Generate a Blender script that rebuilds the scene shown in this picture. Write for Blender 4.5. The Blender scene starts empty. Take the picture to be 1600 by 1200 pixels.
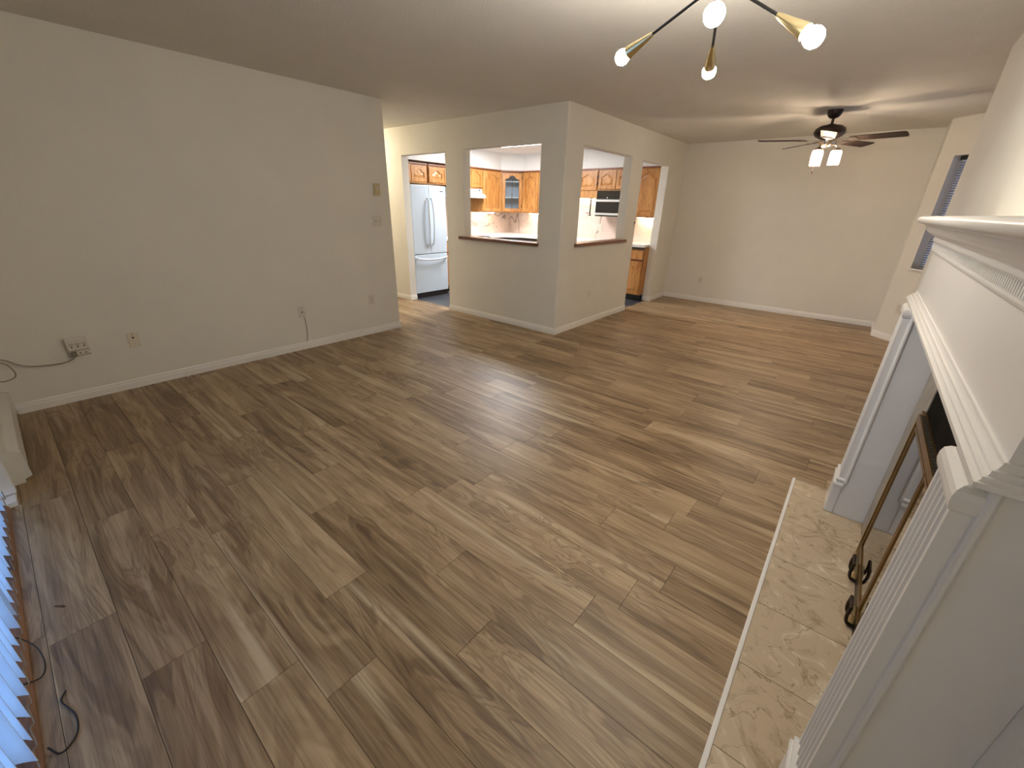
import bpy, bmesh, math, random
from mathutils import Vector, Matrix
random.seed(7)
PI = math.pi
S = bpy.context.scene
COL = S.collection

# ------------------------------------------------------------------ camera, world, exposure
CAMZ = 1.4454
def camera():
    yaw, pit, rol = -0.686012, -0.404090, 0.0265576
    fwd = Vector((math.sin(yaw)*math.cos(pit), math.cos(yaw)*math.cos(pit), math.sin(pit)))
    r = Vector((math.cos(yaw), -math.sin(yaw), 0)); u = r.cross(fwd)
    r2 = r*math.cos(rol) + u*math.sin(rol); u2 = -r*math.sin(rol) + u*math.cos(rol)
    cd = bpy.data.cameras.new('camera'); co = bpy.data.objects.new('camera', cd); COL.objects.link(co)
    m = Matrix((r2, u2, -fwd)).transposed().to_4x4(); m.translation = (0, 0, CAMZ)
    co.matrix_world = m
    cd.sensor_fit = 'HORIZONTAL'; cd.sensor_width = 36.0; cd.lens = 648.45/1600*36
    cd.clip_start = 0.02; cd.clip_end = 100
    S.camera = co
camera()
W = bpy.data.worlds.new('dusk'); S.world = W; W.use_nodes = True
bg = W.node_tree.nodes['Background']; bg.inputs[0].default_value = (0.40, 0.62, 1.0, 1); bg.inputs[1].default_value = 2.6
vs = S.view_settings; vs.view_transform = 'Standard'; vs.look = 'None'; vs.gamma = 1.0; vs.use_curve_mapping = False
vs.exposure = 0.50
CHAND_BULB = 225.0      # emission strengths of the lamps the place has
FAN_BULB = 430.0
KITCHEN_PANEL = 42.0
UNDER_STRIP = 28.0
HALL_LAMP = 78.0

# ------------------------------------------------------------------ materials
MATS = {}
def new_mat(name):
    m = bpy.data.materials.new(name); m.use_nodes = True
    return m, m.node_tree, m.node_tree.nodes['Principled BSDF']
def N(nt, t, **kw):
    n = nt.nodes.new(t)
    for k, v in kw.items():
        if k.startswith('i_'): n.inputs[k[2:].replace('_', ' ')].default_value = v
        else: setattr(n, k, v)
    return n
def ramp(nt, stops):
    n = nt.nodes.new('ShaderNodeValToRGB'); e = n.color_ramp.elements
    e[0].position, e[0].color = stops[0][0], (*stops[0][1], 1)
    e[1].position, e[1].color = stops[-1][0], (*stops[-1][1], 1)
    for p, c in stops[1:-1]:
        x = e.new(p); x.color = (*c, 1)
    return n
def plain(name, col, rough=0.5, metal=0.0, bump=0.0, bscale=120.0, var=0.05, spec=0.5, coat=0.0):
    m, nt, b = new_mat(name); L = nt.links
    b.inputs['Roughness'].default_value = rough; b.inputs['Metallic'].default_value = metal
    b.inputs['Specular IOR Level'].default_value = spec; b.inputs['Coat Weight'].default_value = coat
    g = N(nt, 'ShaderNodeNewGeometry')
    n = N(nt, 'ShaderNodeTexNoise', i_Scale=4.0, i_Detail=3.0); L.new(g.outputs['Position'], n.inputs['Vector'])
    r = ramp(nt, [(0.3, tuple(c*(1-var) for c in col)), (0.7, tuple(min(1, c*(1+var)) for c in col))])
    L.new(n.outputs['Fac'], r.inputs[0]); L.new(r.outputs[0], b.inputs['Base Color'])
    if bump:
        n2 = N(nt, 'ShaderNodeTexNoise', i_Scale=bscale, i_Detail=3.0); L.new(g.outputs['Position'], n2.inputs['Vector'])
        bp = N(nt, 'ShaderNodeBump', i_Strength=bump, i_Distance=0.004)
        L.new(n2.outputs['Fac'], bp.inputs['Height']); L.new(bp.outputs[0], b.inputs['Normal'])
    MATS[name] = m; return m
def emit(name, col, st):
    m = bpy.data.materials.new(name); m.use_nodes = True; nt = m.node_tree
    nt.nodes.remove(nt.nodes['Principled BSDF'])
    e = N(nt, 'ShaderNodeEmission'); e.inputs[0].default_value = (*col, 1); e.inputs[1].default_value = st
    nt.links.new(e.outputs[0], nt.nodes['Material Output'].inputs[0]); MATS[name] = m; return m
def pane_mat(name, tint, refl=0.12, rough=0.02):
    m = bpy.data.materials.new(name); m.use_nodes = True; nt = m.node_tree
    nt.nodes.remove(nt.nodes['Principled BSDF'])
    t = N(nt, 'ShaderNodeBsdfTransparent'); t.inputs[0].default_value = (*tint, 1)
    g = N(nt, 'ShaderNodeBsdfGlossy'); g.inputs['Roughness'].default_value = rough
    f = N(nt, 'ShaderNodeFresnel', i_IOR=1.5); ad = N(nt, 'ShaderNodeMath', operation='ADD'); ad.inputs[1].default_value = refl
    mx = N(nt, 'ShaderNodeMixShader'); L = nt.links
    L.new(f.outputs[0], ad.inputs[0]); L.new(ad.outputs[0], mx.inputs[0]); L.new(t.outputs[0], mx.inputs[1]); L.new(g.outputs[0], mx.inputs[2])
    L.new(mx.outputs[0], nt.nodes['Material Output'].inputs[0]); MATS[name] = m; return m
def wood_mat(name, stops, along='X', rough=0.4, fine=(1.3, 26.0), per_obj=0.35, coord='world', spec=0.5, streak=None):
    """streaky grain running along one axis; every object gets its own offset and tone"""
    m, nt, b = new_mat(name); L = nt.links
    oi = N(nt, 'ShaderNodeObjectInfo')
    if coord == 'world': src = N(nt, 'ShaderNodeNewGeometry').outputs['Position']
    else: src = N(nt, 'ShaderNodeTexCoord').outputs['Object']
    off = N(nt, 'ShaderNodeVectorMath', operation='SCALE'); off.inputs[0].default_value = (37.1, 91.7, 53.3)
    L.new(oi.outputs['Random'], off.inputs['Scale'])
    ad = N(nt, 'ShaderNodeVectorMath', operation='ADD'); L.new(src, ad.inputs[0]); L.new(off.outputs[0], ad.inputs[1])
    mp = N(nt, 'ShaderNodeMapping')
    a, c = fine
    sc = {'X': (a, c, c), 'Y': (c, a, c), 'Z': (c, c, a)}[along]; mp.inputs['Scale'].default_value = sc
    L.new(ad.outputs[0], mp.inputs['Vector'])
    n1 = N(nt, 'ShaderNodeTexNoise', i_Scale=1.0, i_Detail=6.0, i_Roughness=0.6, i_Distortion=1.0); L.new(mp.outputs[0], n1.inputs['Vector'])
    mp2 = N(nt, 'ShaderNodeMapping'); a2, c2 = a*0.9, c*0.27
    mp2.inputs['Scale'].default_value = {'X': (a2, c2, c2), 'Y': (c2, a2, c2), 'Z': (c2, c2, a2)}[along]; L.new(ad.outputs[0], mp2.inputs['Vector'])
    n2 = N(nt, 'ShaderNodeTexNoise', i_Scale=1.0, i_Detail=3.0, i_Distortion=1.6); L.new(mp2.outputs[0], n2.inputs['Vector'])
    # contour rings of the broad noise give cathedral grain
    ml = N(nt, 'ShaderNodeMath', operation='MULTIPLY'); ml.inputs[1].default_value = 44.0; L.new(n2.outputs['Fac'], ml.inputs[0])
    sn = N(nt, 'ShaderNodeMath', operation='SINE'); L.new(ml.outputs[0], sn.inputs[0])
    s1 = N(nt, 'ShaderNodeMath', operation='MULTIPLY'); s1.inputs[1].default_value = 0.045; L.new(sn.outputs[0], s1.inputs[0])
    m1 = N(nt, 'ShaderNodeMath', operation='MULTIPLY'); m1.inputs[1].default_value = 0.55; L.new(n1.outputs['Fac'], m1.inputs[0])
    m2 = N(nt, 'ShaderNodeMath', operation='MULTIPLY_ADD'); m2.inputs[1].default_value = 0.6; L.new(n2.outputs['Fac'], m2.inputs[0]); L.new(m1.outputs[0], m2.inputs[2])
    m3 = N(nt, 'ShaderNodeMath', operation='ADD'); L.new(m2.outputs[0], m3.inputs[0]); L.new(s1.outputs[0], m3.inputs[1])
    pr = N(nt, 'ShaderNodeMath', operation='MULTIPLY_ADD'); pr.inputs[1].default_value = per_obj; pr.inputs[2].default_value = -per_obj/2 - 0.07
    L.new(oi.outputs['Random'], pr.inputs[0])
    m4 = N(nt, 'ShaderNodeMath', operation='ADD'); L.new(m3.outputs[0], m4.inputs[0]); L.new(pr.outputs[0], m4.inputs[1])
    r = ramp(nt, stops); L.new(m4.outputs[0], r.inputs[0]); out = r.outputs[0]
    if streak:      # pale sapwood bands and thin dark flecks
        mp3 = N(nt, 'ShaderNodeMapping'); mp3.inputs['Scale'].default_value = (0.55, 11.0, 11.0); L.new(ad.outputs[0], mp3.inputs['Vector'])
        n3 = N(nt, 'ShaderNodeTexNoise', i_Scale=1.0, i_Detail=2.0, i_Distortion=0.4); L.new(mp3.outputs[0], n3.inputs['Vector'])
        r3 = ramp(nt, [(0.60, (0, 0, 0)), (0.70, (0.75,)*3)]); L.new(n3.outputs['Fac'], r3.inputs[0])
        mx = N(nt, 'ShaderNodeMix', data_type='RGBA'); L.new(r3.outputs[0], mx.inputs['Factor']); L.new(out, mx.inputs['A']); mx.inputs['B'].default_value = (*streak, 1)
        mp4 = N(nt, 'ShaderNodeMapping'); mp4.inputs['Scale'].default_value = (3.0, 150.0, 150.0); L.new(ad.outputs[0], mp4.inputs['Vector'])
        n4 = N(nt, 'ShaderNodeTexNoise', i_Scale=1.0, i_Detail=3.0, i_Distortion=0.3); L.new(mp4.outputs[0], n4.inputs['Vector'])
        r4 = ramp(nt, [(0.36, (0.72, 0.68, 0.64)), (0.52, (1, 1, 1))]); L.new(n4.outputs['Fac'], r4.inputs[0])
        mu = N(nt, 'ShaderNodeMix', data_type='RGBA', blend_type='MULTIPLY'); mu.inputs['Factor'].default_value = 0.8
        L.new(mx.outputs['Result'], mu.inputs['A']); L.new(r4.outputs[0], mu.inputs['B']); 
        # cathedral figure: thin dark contour lines, only in patches
        ml5 = N(nt, 'ShaderNodeMath', operation='MULTIPLY'); ml5.inputs[1].default_value = 95.0; L.new(n2.outputs['Fac'], ml5.inputs[0])
        sn5 = N(nt, 'ShaderNodeMath', operation='SINE'); L.new(ml5.outputs[0], sn5.inputs[0])
        r5 = ramp(nt, [(0.0, (0, 0, 0)), (0.95, (1, 1, 1))]); L.new(sn5.outputs[0], r5.inputs[0])
        n6 = N(nt, 'ShaderNodeTexNoise', i_Scale=2.3, i_Detail=1.0); L.new(ad.outputs[0], n6.inputs['Vector'])
        r6 = ramp(nt, [(0.50, (0, 0, 0)), (0.62, (0.42,)*3)]); L.new(n6.outputs['Fac'], r6.inputs[0])
        pm = N(nt, 'ShaderNodeMath', operation='MULTIPLY'); L.new(r5.outputs[0], pm.inputs[0]); L.new(r6.outputs[0], pm.inputs[1])
        m6 = N(nt, 'ShaderNodeMix', data_type='RGBA'); L.new(pm.outputs[0], m6.inputs['Factor']); L.new(mu.outputs['Result'], m6.inputs['A']); m6.inputs['B'].default_value = (0.12, 0.07, 0.038, 1)
        out = m6.outputs['Result']
    L.new(out, b.inputs['Base Color'])
    b.inputs['Roughness'].default_value = rough; b.inputs['Specular IOR Level'].default_value = spec
    bp = N(nt, 'ShaderNodeBump', i_Strength=0.12, i_Distance=0.002); L.new(n1.outputs['Fac'], bp.inputs['Height']); L.new(bp.outputs[0], b.inputs['Normal'])
    MATS[name] = m; return m
def marble_mat(name, base, dark, light, scale=5.0, rough=0.35, vein=None, veinw=0.02):
    m, nt, b = new_mat(name); L = nt.links
    oi = N(nt, 'ShaderNodeObjectInfo'); g = N(nt, 'ShaderNodeNewGeometry')
    off = N(nt, 'ShaderNodeVectorMath', operation='SCALE'); off.inputs[0].default_value = (17.1, 31.7, 23.3); L.new(oi.outputs['Random'], off.inputs['Scale'])
    ad = N(nt, 'ShaderNodeVectorMath', operation='ADD'); L.new(g.outputs['Position'], ad.inputs[0]); L.new(off.outputs[0], ad.inputs[1])
    n1 = N(nt, 'ShaderNodeTexNoise', i_Scale=scale, i_Detail=8.0, i_Roughness=0.62, i_Distortion=1.3); L.new(ad.outputs[0], n1.inputs['Vector'])
    r = ramp(nt, [(0.32, dark), (0.48, base), (0.56, base), (0.72, light)]); L.new(n1.outputs['Fac'], r.inputs[0])
    out = r.outputs[0]
    n2 = N(nt, 'ShaderNodeTexNoise', i_Scale=scale*0.55, i_Detail=5.0, i_Distortion=1.0); L.new(ad.outputs[0], n2.inputs['Vector'])
    sb = N(nt, 'ShaderNodeMath', operation='SUBTRACT'); sb.inputs[1].default_value = 0.5; L.new(n2.outputs['Fac'], sb.inputs[0])
    ab = N(nt, 'ShaderNodeMath', operation='ABSOLUTE'); L.new(sb.outputs[0], ab.inputs[0])
    vr = ramp(nt, [(0.0, (1, 1, 1)), (veinw, (0, 0, 0))]); L.new(ab.outputs[0], vr.inputs[0])
    mx = N(nt, 'ShaderNodeMix', data_type='RGBA'); L.new(vr.outputs[0], mx.inputs['Factor']); L.new(out, mx.inputs['A'])
    mx.inputs['B'].default_value = (*(vein or dark), 1); out = mx.outputs['Result']
    L.new(out, b.inputs['Base Color']); b.inputs['Roughness'].default_value = rough
    bp = N(nt, 'ShaderNodeBump', i_Strength=0.15, i_Distance=0.002); L.new(n1.outputs['Fac'], bp.inputs['Height']); L.new(bp.outputs[0], b.inputs['Normal'])
    MATS[name] = m; return m

plain('wall', (0.80, 0.775, 0.70), 0.75, bump=0.25, bscale=160, var=0.015, spec=0.25)
plain('ceiling', (0.74, 0.715, 0.655), 0.85, bump=0.75, bscale=95, var=0.02, spec=0.15)
plain('kitchen_white', (0.80, 0.79, 0.76), 0.6, var=0.01)
plain('trim', (0.87, 0.85, 0.81), 0.35, var=0.015)
plain('mantel', (0.80, 0.78, 0.74), 0.3, var=0.015)
wood_mat('floor', [(0.25, (0.125, 0.074, 0.035)), (0.39, (0.230, 0.150, 0.079)), (0.53, (0.370, 0.257, 0.146)), (0.72, (0.51, 0.378, 0.228))], 'X', 0.42, (0.95, 21.0), 0.15, streak=(0.58, 0.46, 0.30))
plain('subfloor', (0.05, 0.035, 0.02), 0.9)
plain('slate', (0.06, 0.065, 0.08), 0.35, var=0.3)
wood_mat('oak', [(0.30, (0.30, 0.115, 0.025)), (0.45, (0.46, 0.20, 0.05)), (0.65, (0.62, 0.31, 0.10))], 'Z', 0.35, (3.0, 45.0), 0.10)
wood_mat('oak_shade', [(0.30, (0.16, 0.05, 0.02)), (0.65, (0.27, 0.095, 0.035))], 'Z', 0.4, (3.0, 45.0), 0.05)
wood_mat('sill_wood', [(0.3, (0.09, 0.028, 0.010)), (0.65, (0.20, 0.075, 0.030))], 'X', 0.3, (2.0, 40.0), 0.05)
wood_mat('threshold_wood', [(0.3, (0.10, 0.045, 0.02)), (0.65, (0.27, 0.13, 0.06))], 'X', 0.45, (2.0, 40.0), 0.05)
plain('appliance', (0.68, 0.79, 0.90), 0.22, var=0.01, coat=0.3)
plain('handle_white', (0.78, 0.84, 0.90), 0.25, var=0.01)
plain('black', (0.012, 0.011, 0.010), 0.4, var=0.2)
plain('black_gloss', (0.006, 0.006, 0.007), 0.12, var=0.1)
plain('firebox', (0.008, 0.007, 0.006), 0.85, var=0.4, bump=0.3, bscale=30, spec=0.08)
plain('steel', (0.72, 0.72, 0.72), 0.28, metal=0.6, var=0.02)
plain('gap', (0.05, 0.045, 0.04), 0.8)
plain('brass', (0.74, 0.62, 0.36), 0.25, metal=1.0, var=0.05)
plain('old_brass', (0.28, 0.17, 0.06), 0.32, metal=0.9, var=0.25)
plain('bronze', (0.035, 0.022, 0.016), 0.38, metal=0.4, var=0.2)
wood_mat('blade_wood', [(0.3, (0.014, 0.007, 0.005)), (0.65, (0.038, 0.020, 0.014))], 'X', 0.55, (3.0, 50.0), 0.05, coord='object', spec=0.2)
plain('nickel', (0.55, 0.47, 0.40), 0.25, metal=1.0, var=0.02)
plain('almond', (0.60, 0.50, 0.28), 0.45, var=0.03)
plain('ivory', (0.74, 0.69, 0.55), 0.45, var=0.02)
plain('cab_inside', (0.42, 0.45, 0.48), 0.6, var=0.03)
plain('plate', (0.72, 0.68, 0.60), 0.4, var=0.02)
plain('slot', (0.03, 0.028, 0.025), 0.6)
plain('cord_grey', (0.24, 0.21, 0.17), 0.5)
plain('cord_pale', (0.55, 0.50, 0.43), 0.5)
plain('cord_black', (0.012, 0.010, 0.010), 0.5)
plain('vane', (0.62, 0.70, 0.80), 0.55, var=0.02)
plain('blind_slat', (0.40, 0.40, 0.46), 0.5, var=0.02)
plain('heater', (0.70, 0.68, 0.62), 0.4, var=0.02)
plain('counter', (0.80, 0.77, 0.74), 0.3, var=0.03)
marble_mat('hearth_tile', (0.58, 0.465, 0.325), (0.37, 0.27, 0.165), (0.80, 0.71, 0.56), 9.0, 0.34, (0.30, 0.215, 0.125), 0.006)
marble_mat('surround_tile', (0.34, 0.29, 0.22), (0.25, 0.20, 0.145), (0.42, 0.37, 0.30), 6.0, 0.3)
marble_mat('splash', (0.72, 0.58, 0.50), (0.60, 0.47, 0.40), (0.82, 0.72, 0.66), 2.2, 0.25, (0.22, 0.17, 0.15), 0.012)
emit('bulb_warm', (1.0, 0.92, 0.80), CHAND_BULB)
emit('bulb_fan', (1.0, 0.79, 0.58), FAN_BULB)
emit('kitchen_lamp', (0.96, 0.97, 1.0), KITCHEN_PANEL)
emit('under_strip', (1.0, 0.84, 0.60), UNDER_STRIP)
emit('hall_lamp', (1.0, 0.85, 0.63), HALL_LAMP)
pane_mat('door_pane', (0.85, 0.9, 0.95), 0.02)
pane_mat('cab_pane', (0.90, 0.93, 0.96), 0.04, 0.08)
pane_mat('fire_pane', (0.10, 0.09, 0.08), 0.30, 0.03)
def shade_glass():
    m = bpy.data.materials.new('shade_glass'); m.use_nodes = True; nt = m.node_tree; nt.nodes.remove(nt.nodes['Principled BSDF'])
    t = N(nt, 'ShaderNodeBsdfTransparent'); d = N(nt, 'ShaderNodeBsdfTranslucent'); d.inputs[0].default_value = (0.95, 0.92, 0.88, 1)
    n = N(nt, 'ShaderNodeTexVoronoi', i_Scale=120.0); r = ramp(nt, [(0.1, (0.25,)*3), (0.5, (0.6,)*3)]); L = nt.links
    L.new(n.outputs['Distance'], r.inputs[0])
    mx = N(nt, 'ShaderNodeMixShader'); L.new(r.outputs[0], mx.inputs[0]); L.new(t.outputs[0], mx.inputs[1]); L.new(d.outputs[0], mx.inputs[2])
    L.new(mx.outputs[0], nt.nodes['Material Output'].inputs[0]); MATS['shade_glass'] = m
shade_glass()

# ------------------------------------------------------------------ mesh helpers
class MB:
    def __init__(s): s.v = []; s.f = []
    def add(s, vs, fs):
        o = len(s.v); s.v += [tuple(p) for p in vs]; s.f += [tuple(i+o for i in f) for f in fs]; return s
    def box(s, x0, x1, y0, y1, z0, z1):
        return s.add([(x0,y0,z0),(x1,y0,z0),(x1,y1,z0),(x0,y1,z0),(x0,y0,z1),(x1,y0,z1),(x1,y1,z1),(x0,y1,z1)],
            [(0,3,2,1),(4,5,6,7),(0,1,5,4),(1,2,6,5),(2,3,7,6),(3,0,4,7)])
    def prism(s, poly, a, b, axis='z'):
        """extrude a 2d outline: axis z -> (x,y), axis y -> (x,z), axis x -> (y,z)"""
        n = len(poly)
        mk = {'z': lambda p, t: (p[0], p[1], t), 'y': lambda p, t: (p[0], t, p[1]), 'x': lambda p, t: (t, p[0], p[1])}[axis]
        vs = [mk(p, a) for p in poly] + [mk(p, b) for p in poly]
        return s.add(vs, [tuple(range(n))[::-1], tuple(range(n, 2*n))] + [(i, (i+1) % n, n+(i+1) % n, n+i) for i in range(n)])
    def lathe(s, prof, n=24, c=(0,0,0), axis=(0,0,1)):
        """prof: list of (r, h) along axis"""
        A = Vector(axis).normalized(); t = Vector((1,0,0)) if abs(A.x) < 0.9 else Vector((0,1,0))
        U = A.cross(t).normalized(); V = A.cross(U); C = Vector(c); vs = []
        for r, h in prof:
            for k in range(n):
                a = 2*PI*k/n; vs.append(C + A*h + U*(r*math.cos(a)) + V*(r*math.sin(a)))
        fs = []
        for i in range(len(prof)-1):
            for k in range(n): fs.append((i*n+k, i*n+(k+1) % n, (i+1)*n+(k+1) % n, (i+1)*n+k))
        if prof[0][0] > 1e-5: fs.append(tuple(range(n))[::-1])
        if prof[-1][0] > 1e-5: fs.append(tuple((len(prof)-1)*n+k for k in range(n)))
        return s.add(vs, fs)
    def tube(s, pts, r, n=8):
        P = [Vector(p) for p in pts]; vs = []; prev = None
        for i, p in enumerate(P):
            d = (P[min(i+1, len(P)-1)] - P[max(i-1, 0)]).normalized()
            if prev is None:
                t = Vector((0,0,1)) if abs(d.z) < 0.9 else Vector((1,0,0)); u = d.cross(t).normalized()
            else: u = (prev - d*prev.dot(d)).normalized()
            prev = u; v = d.cross(u)
            for k in range(n): vs.append(p + u*(r*math.cos(2*PI*k/n)) + v*(r*math.sin(2*PI*k/n)))
        fs = [(i*n+k, i*n+(k+1) % n, (i+1)*n+(k+1) % n, (i+1)*n+k) for i in range(len(P)-1) for k in range(n)]
        fs += [tuple(range(n))[::-1], tuple((len(P)-1)*n+k for k in range(n))]
        return s.add(vs, fs)
    def mesh(s, name, mat, smooth=False, bevel=0.0):
        me = bpy.data.meshes.new(name); bm = bmesh.new()
        vv = [bm.verts.new(p) for p in s.v]
        for f in s.f:
            try: bm.faces.new([vv[i] for i in f])
            except ValueError: pass
        bmesh.ops.recalc_face_normals(bm, faces=bm.faces)
        if bevel:
            bmesh.ops.bevel(bm, geom=[e for e in bm.edges if len(e.link_faces) == 2 and e.calc_face_angle(0) > 0.6], offset=bevel, segments=2, affect='EDGES', profile=0.6)
        bm.to_mesh(me); bm.free()
        me.materials.append(MATS[mat])
        if smooth:
            me.polygons.foreach_set('use_smooth', [True]*len(me.polygons)); me.set_sharp_from_angle(angle=0.7)
        return me
    def build(s, name, mat, parent=None, smooth=False, bevel=0.0, loc=None, rz=None):
        return link(name, s.mesh(name, mat, smooth, bevel), parent, loc, rz)
def link(name, data, parent=None, loc=None, rz=None):
    o = bpy.data.objects.new(name, data); COL.objects.link(o)
    if parent is not None: o.parent = parent
    if loc is not None: o.location = loc
    if rz is not None: o.rotation_euler = (0, 0, rz)
    return o
def B(*a): return MB().box(*a)
def tag(o, label, cat, group=None, kind=None):
    o['label'] = label; o['category'] = cat
    if group: o['group'] = group
    if kind: o['kind'] = kind
    return o
def struct(o, label, cat): return tag(o, label, cat, kind='structure')
def thing(name, label, cat, loc=(0,0,0), rz=0.0, group=None):
    return tag(link(name, None, None, loc, rz), label, cat, group)
def smooth_path(pts, k=8):
    P = [Vector(p) for p in pts]; P = [P[0]*2-P[1]] + P + [P[-1]*2-P[-2]]; out = []
    for i in range(1, len(P)-2):
        for j in range(k):
            t = j/k; a, b, c, d = P[i-1], P[i], P[i+1], P[i+2]
            out.append(0.5*((2*b) + (c-a)*t + (2*a-5*b+4*c-d)*t*t + (3*b-a-3*c+d)*t**3))
    return out + [P[-2]]

# ------------------------------------------------------------------ room dimensions
ZC = 2.44
XL = -4.36           # left wall face
YK, XK = 4.17, -2.76 # kitchen front wall face, kitchen side wall face
TH = 0.12
YB = 7.70            # dining back wall
YF = -0.29           # patio door wall face
FR = math.radians(0.62)   # chimney breast is turned very slightly
BV = 0.368           # chimney breast face (in its own frame)
BEND = 4.45
def fw(v, y, z=0.0): return (v*math.cos(FR) - y*math.sin(FR), v*math.sin(FR) + y*math.cos(FR), z)

# ------------------------------------------------------------------ floor planks
def make_floor():
    fl = struct(MB().prism([(XL-3.8, 2.9), (XL-0.1, 2.9), (XL-0.1, -0.45), (1.6, -0.45), (1.6, 7.8), (-2.8, 7.8), (-2.8, 4.24), (XL-3.8, 4.24)], -0.06, -0.008).build('floor', 'subfloor'),
                'brown wood plank floor running through living and dining area', 'floor')
    unit = B(0, 1, 0, 1, -0.008, 0).mesh('plank', 'floor')
    w, Lp, gap = 0.181, 1.074, 0.0008
    phase = {-1: -1.83, 0: -1.45, 1: -1.133, 2: -0.944, 3: -1.292, 4: -0.738, 5: -1.057, 7: -0.392, 8: -0.298, 11: -0.371, 12: -0.281, 15: -3.07, 16: -1.03, 18: -1.50}
    rr = random.Random(3)
    def xlims(y0, y1):
        ym = (y0+y1)/2
        x1 = 0.34 if ym < BEND else 1.45
        if ym > 7.1: x1 = 0.28
        elif ym > 6.0: x1 = min(x1, 7.40-ym+0.05)
        if ym < 3.06: x0 = XL-0.005
        elif ym < YK+0.06: x0 = -7.9
        else: x0 = XK-0.055 if not (6.05 < ym < 7.05) else XK-TH*0.5
        return x0, x1
    last = None
    for k in range(-2, 44):
        y0 = -0.09 + w*k; y1 = y0 + w
        y0 = max(y0, -0.315); y1 = min(y1, YB)
        if y1 - y0 < 0.02: continue
        x0, x1 = xlims(y0, y1)
        ph = phase.get(k)
        if ph is None:
            for _ in range(9):
                ph = rr.uniform(0, Lp)
                if last is None or 0.2 < (ph-last) % Lp < Lp-0.2: break
        last = ph
        n0 = math.floor((x0-ph)/Lp)
        while ph + n0*Lp < x1:
            a = max(x0, ph+n0*Lp); b = min(x1, ph+(n0+1)*Lp); n0 += 1
            if b-a < 0.03: continue
            o = link('plank', unit, fl); o.location = (a+gap, y0+gap, 0); o.scale = (b-a-2*gap, y1-y0-2*gap, 1)
make_floor()
struct(B(-6.35, -2.82, 4.235, 7.5, -0.06, -0.004).build('floor_kitchen', 'slate'), 'dark slate coloured kitchen floor seen through the doorways', 'floor')

# ------------------------------------------------------------------ ceilings
struct(B(-8.2, 2.0, -0.9, 8.0, ZC, ZC+0.06).build('ceiling', 'ceiling'), 'textured off-white ceiling over living and dining area', 'ceiling')
struct(B(-6.32, -2.88, 4.29, 7.47, 2.385, 2.435).build('ceiling_kitchen', 'kitchen_white'), 'bright white kitchen ceiling seen through the pass-through', 'ceiling')

# ------------------------------------------------------------------ walls
struct(MB().prism([(XL, -0.6), (XL, 3.05), (-8.0, 3.05), (-8.0, 2.93), (XL-TH, 2.93), (XL-TH, -0.6)], 0, ZC).build('wall_left', 'wall'),
       'long plain beige wall with thermostat and outlets', 'wall')
def kitchen_front():
    m = MB(); y0, y1 = YK, YK+TH
    m.box(-8.0, -5.59, y0, y1, 0, ZC)
    m.box(-5.59, -4.655, y0, y1, 2.085, ZC)
    m.box(-4.655, -4.31, y0, y1, 0, ZC)
    m.box(-4.31, -3.09, y0, y1, 0, 1.02); m.box(-4.31, -3.09, y0, y1, 2.095, ZC)
    r = 0.02; arc = [(XK-r+r*math.sin(a), YK+r-r*math.cos(a)) for a in [PI/2*i/6 for i in range(7)]]
    m.prism([(-3.09, y0)] + arc + [(XK, 4.52), (XK-TH, 4.52), (XK-TH, y1), (-3.09, y1)], 0, ZC)
    struct(m.build('wall_kitchen_front', 'wall'), 'wall with doorway to the fridge and wide pass-through opening', 'wall')
kitchen_front()
def kitchen_side():
    m = MB(); x0, x1 = XK-TH, XK
    m.box(x0, x1, 4.52, 5.75, 0, 1.02); m.box(x0, x1, 4.52, 5.75, 2.09, ZC)
    m.box(x0, x1, 5.75, 6.09, 0, ZC)
    m.box(x0, x1, 6.09, 7.03, 2.075, ZC)
    m.box(x0, x1, 7.03, YB, 0, ZC)
    struct(m.build('wall_kitchen_side', 'wall'), 'wall with second pass-through and doorway beside the dining area', 'wall')
kitchen_side()
struct(B(-6.44, XK-TH, 7.47, YB, 0, ZC).build('wall_kitchen_back', 'kitchen_white'), 'white wall behind the kitchen back counter', 'wall')
struct(B(-6.44, -6.32, YK+TH, 7.47, 0, ZC).build('wall_kitchen_left', 'kitchen_white'), 'white wall behind the fridge and range hood', 'wall')
struct(B(-8.12, -8.0, 2.93, YK+TH, 0, ZC).build('wall_hall_end', 'wall'), 'end wall of the side hallway', 'wall')
struct(MB().prism([(-6.44, YB), (0.275, YB), (0.275, 7.115), (0.395, 7.115), (0.395, YB+0.12), (-6.44, YB+0.12)], 0, ZC).build('wall_back', 'wall'), 'dining area back wall behind the ceiling fan', 'wall')
# angled bay wall with the window: runs at 45 degrees from (0.275, 7.115)
WS, WE, WZ0, WZ1 = 0.165, 0.80, 0.885, 2.07
m = MB(); m.box(0, WS, 0, 0.16, 0, ZC); m.box(WE, 1.35, 0, 0.16, 0, ZC); m.box(WS, WE, 0, 0.16, 0, WZ0); m.box(WS, WE, 0, 0.16, WZ1, ZC)
struct(m.build('wall_bay', 'wall', loc=(0.275, 7.115, 0), rz=-PI/4), 'angled bay wall holding the narrow blinded window', 'wall')
struct(B(1.2, 1.35, BEND, 6.2, 0, ZC).build('wall_bay_side', 'wall'), 'short side wall of the bay behind the chimney breast', 'wall')
# patio door wall
m = MB(); m.box(XL, -3.08, -0.45, YF, 0, ZC); m.box(-3.08, -0.85, -0.45, YF, 2.06, ZC); m.box(-0.85, 0.40, -0.45, YF, 0, ZC)
struct(m.build('wall_front', 'wall'), 'wall around the patio door beside the camera', 'wall')
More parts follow.
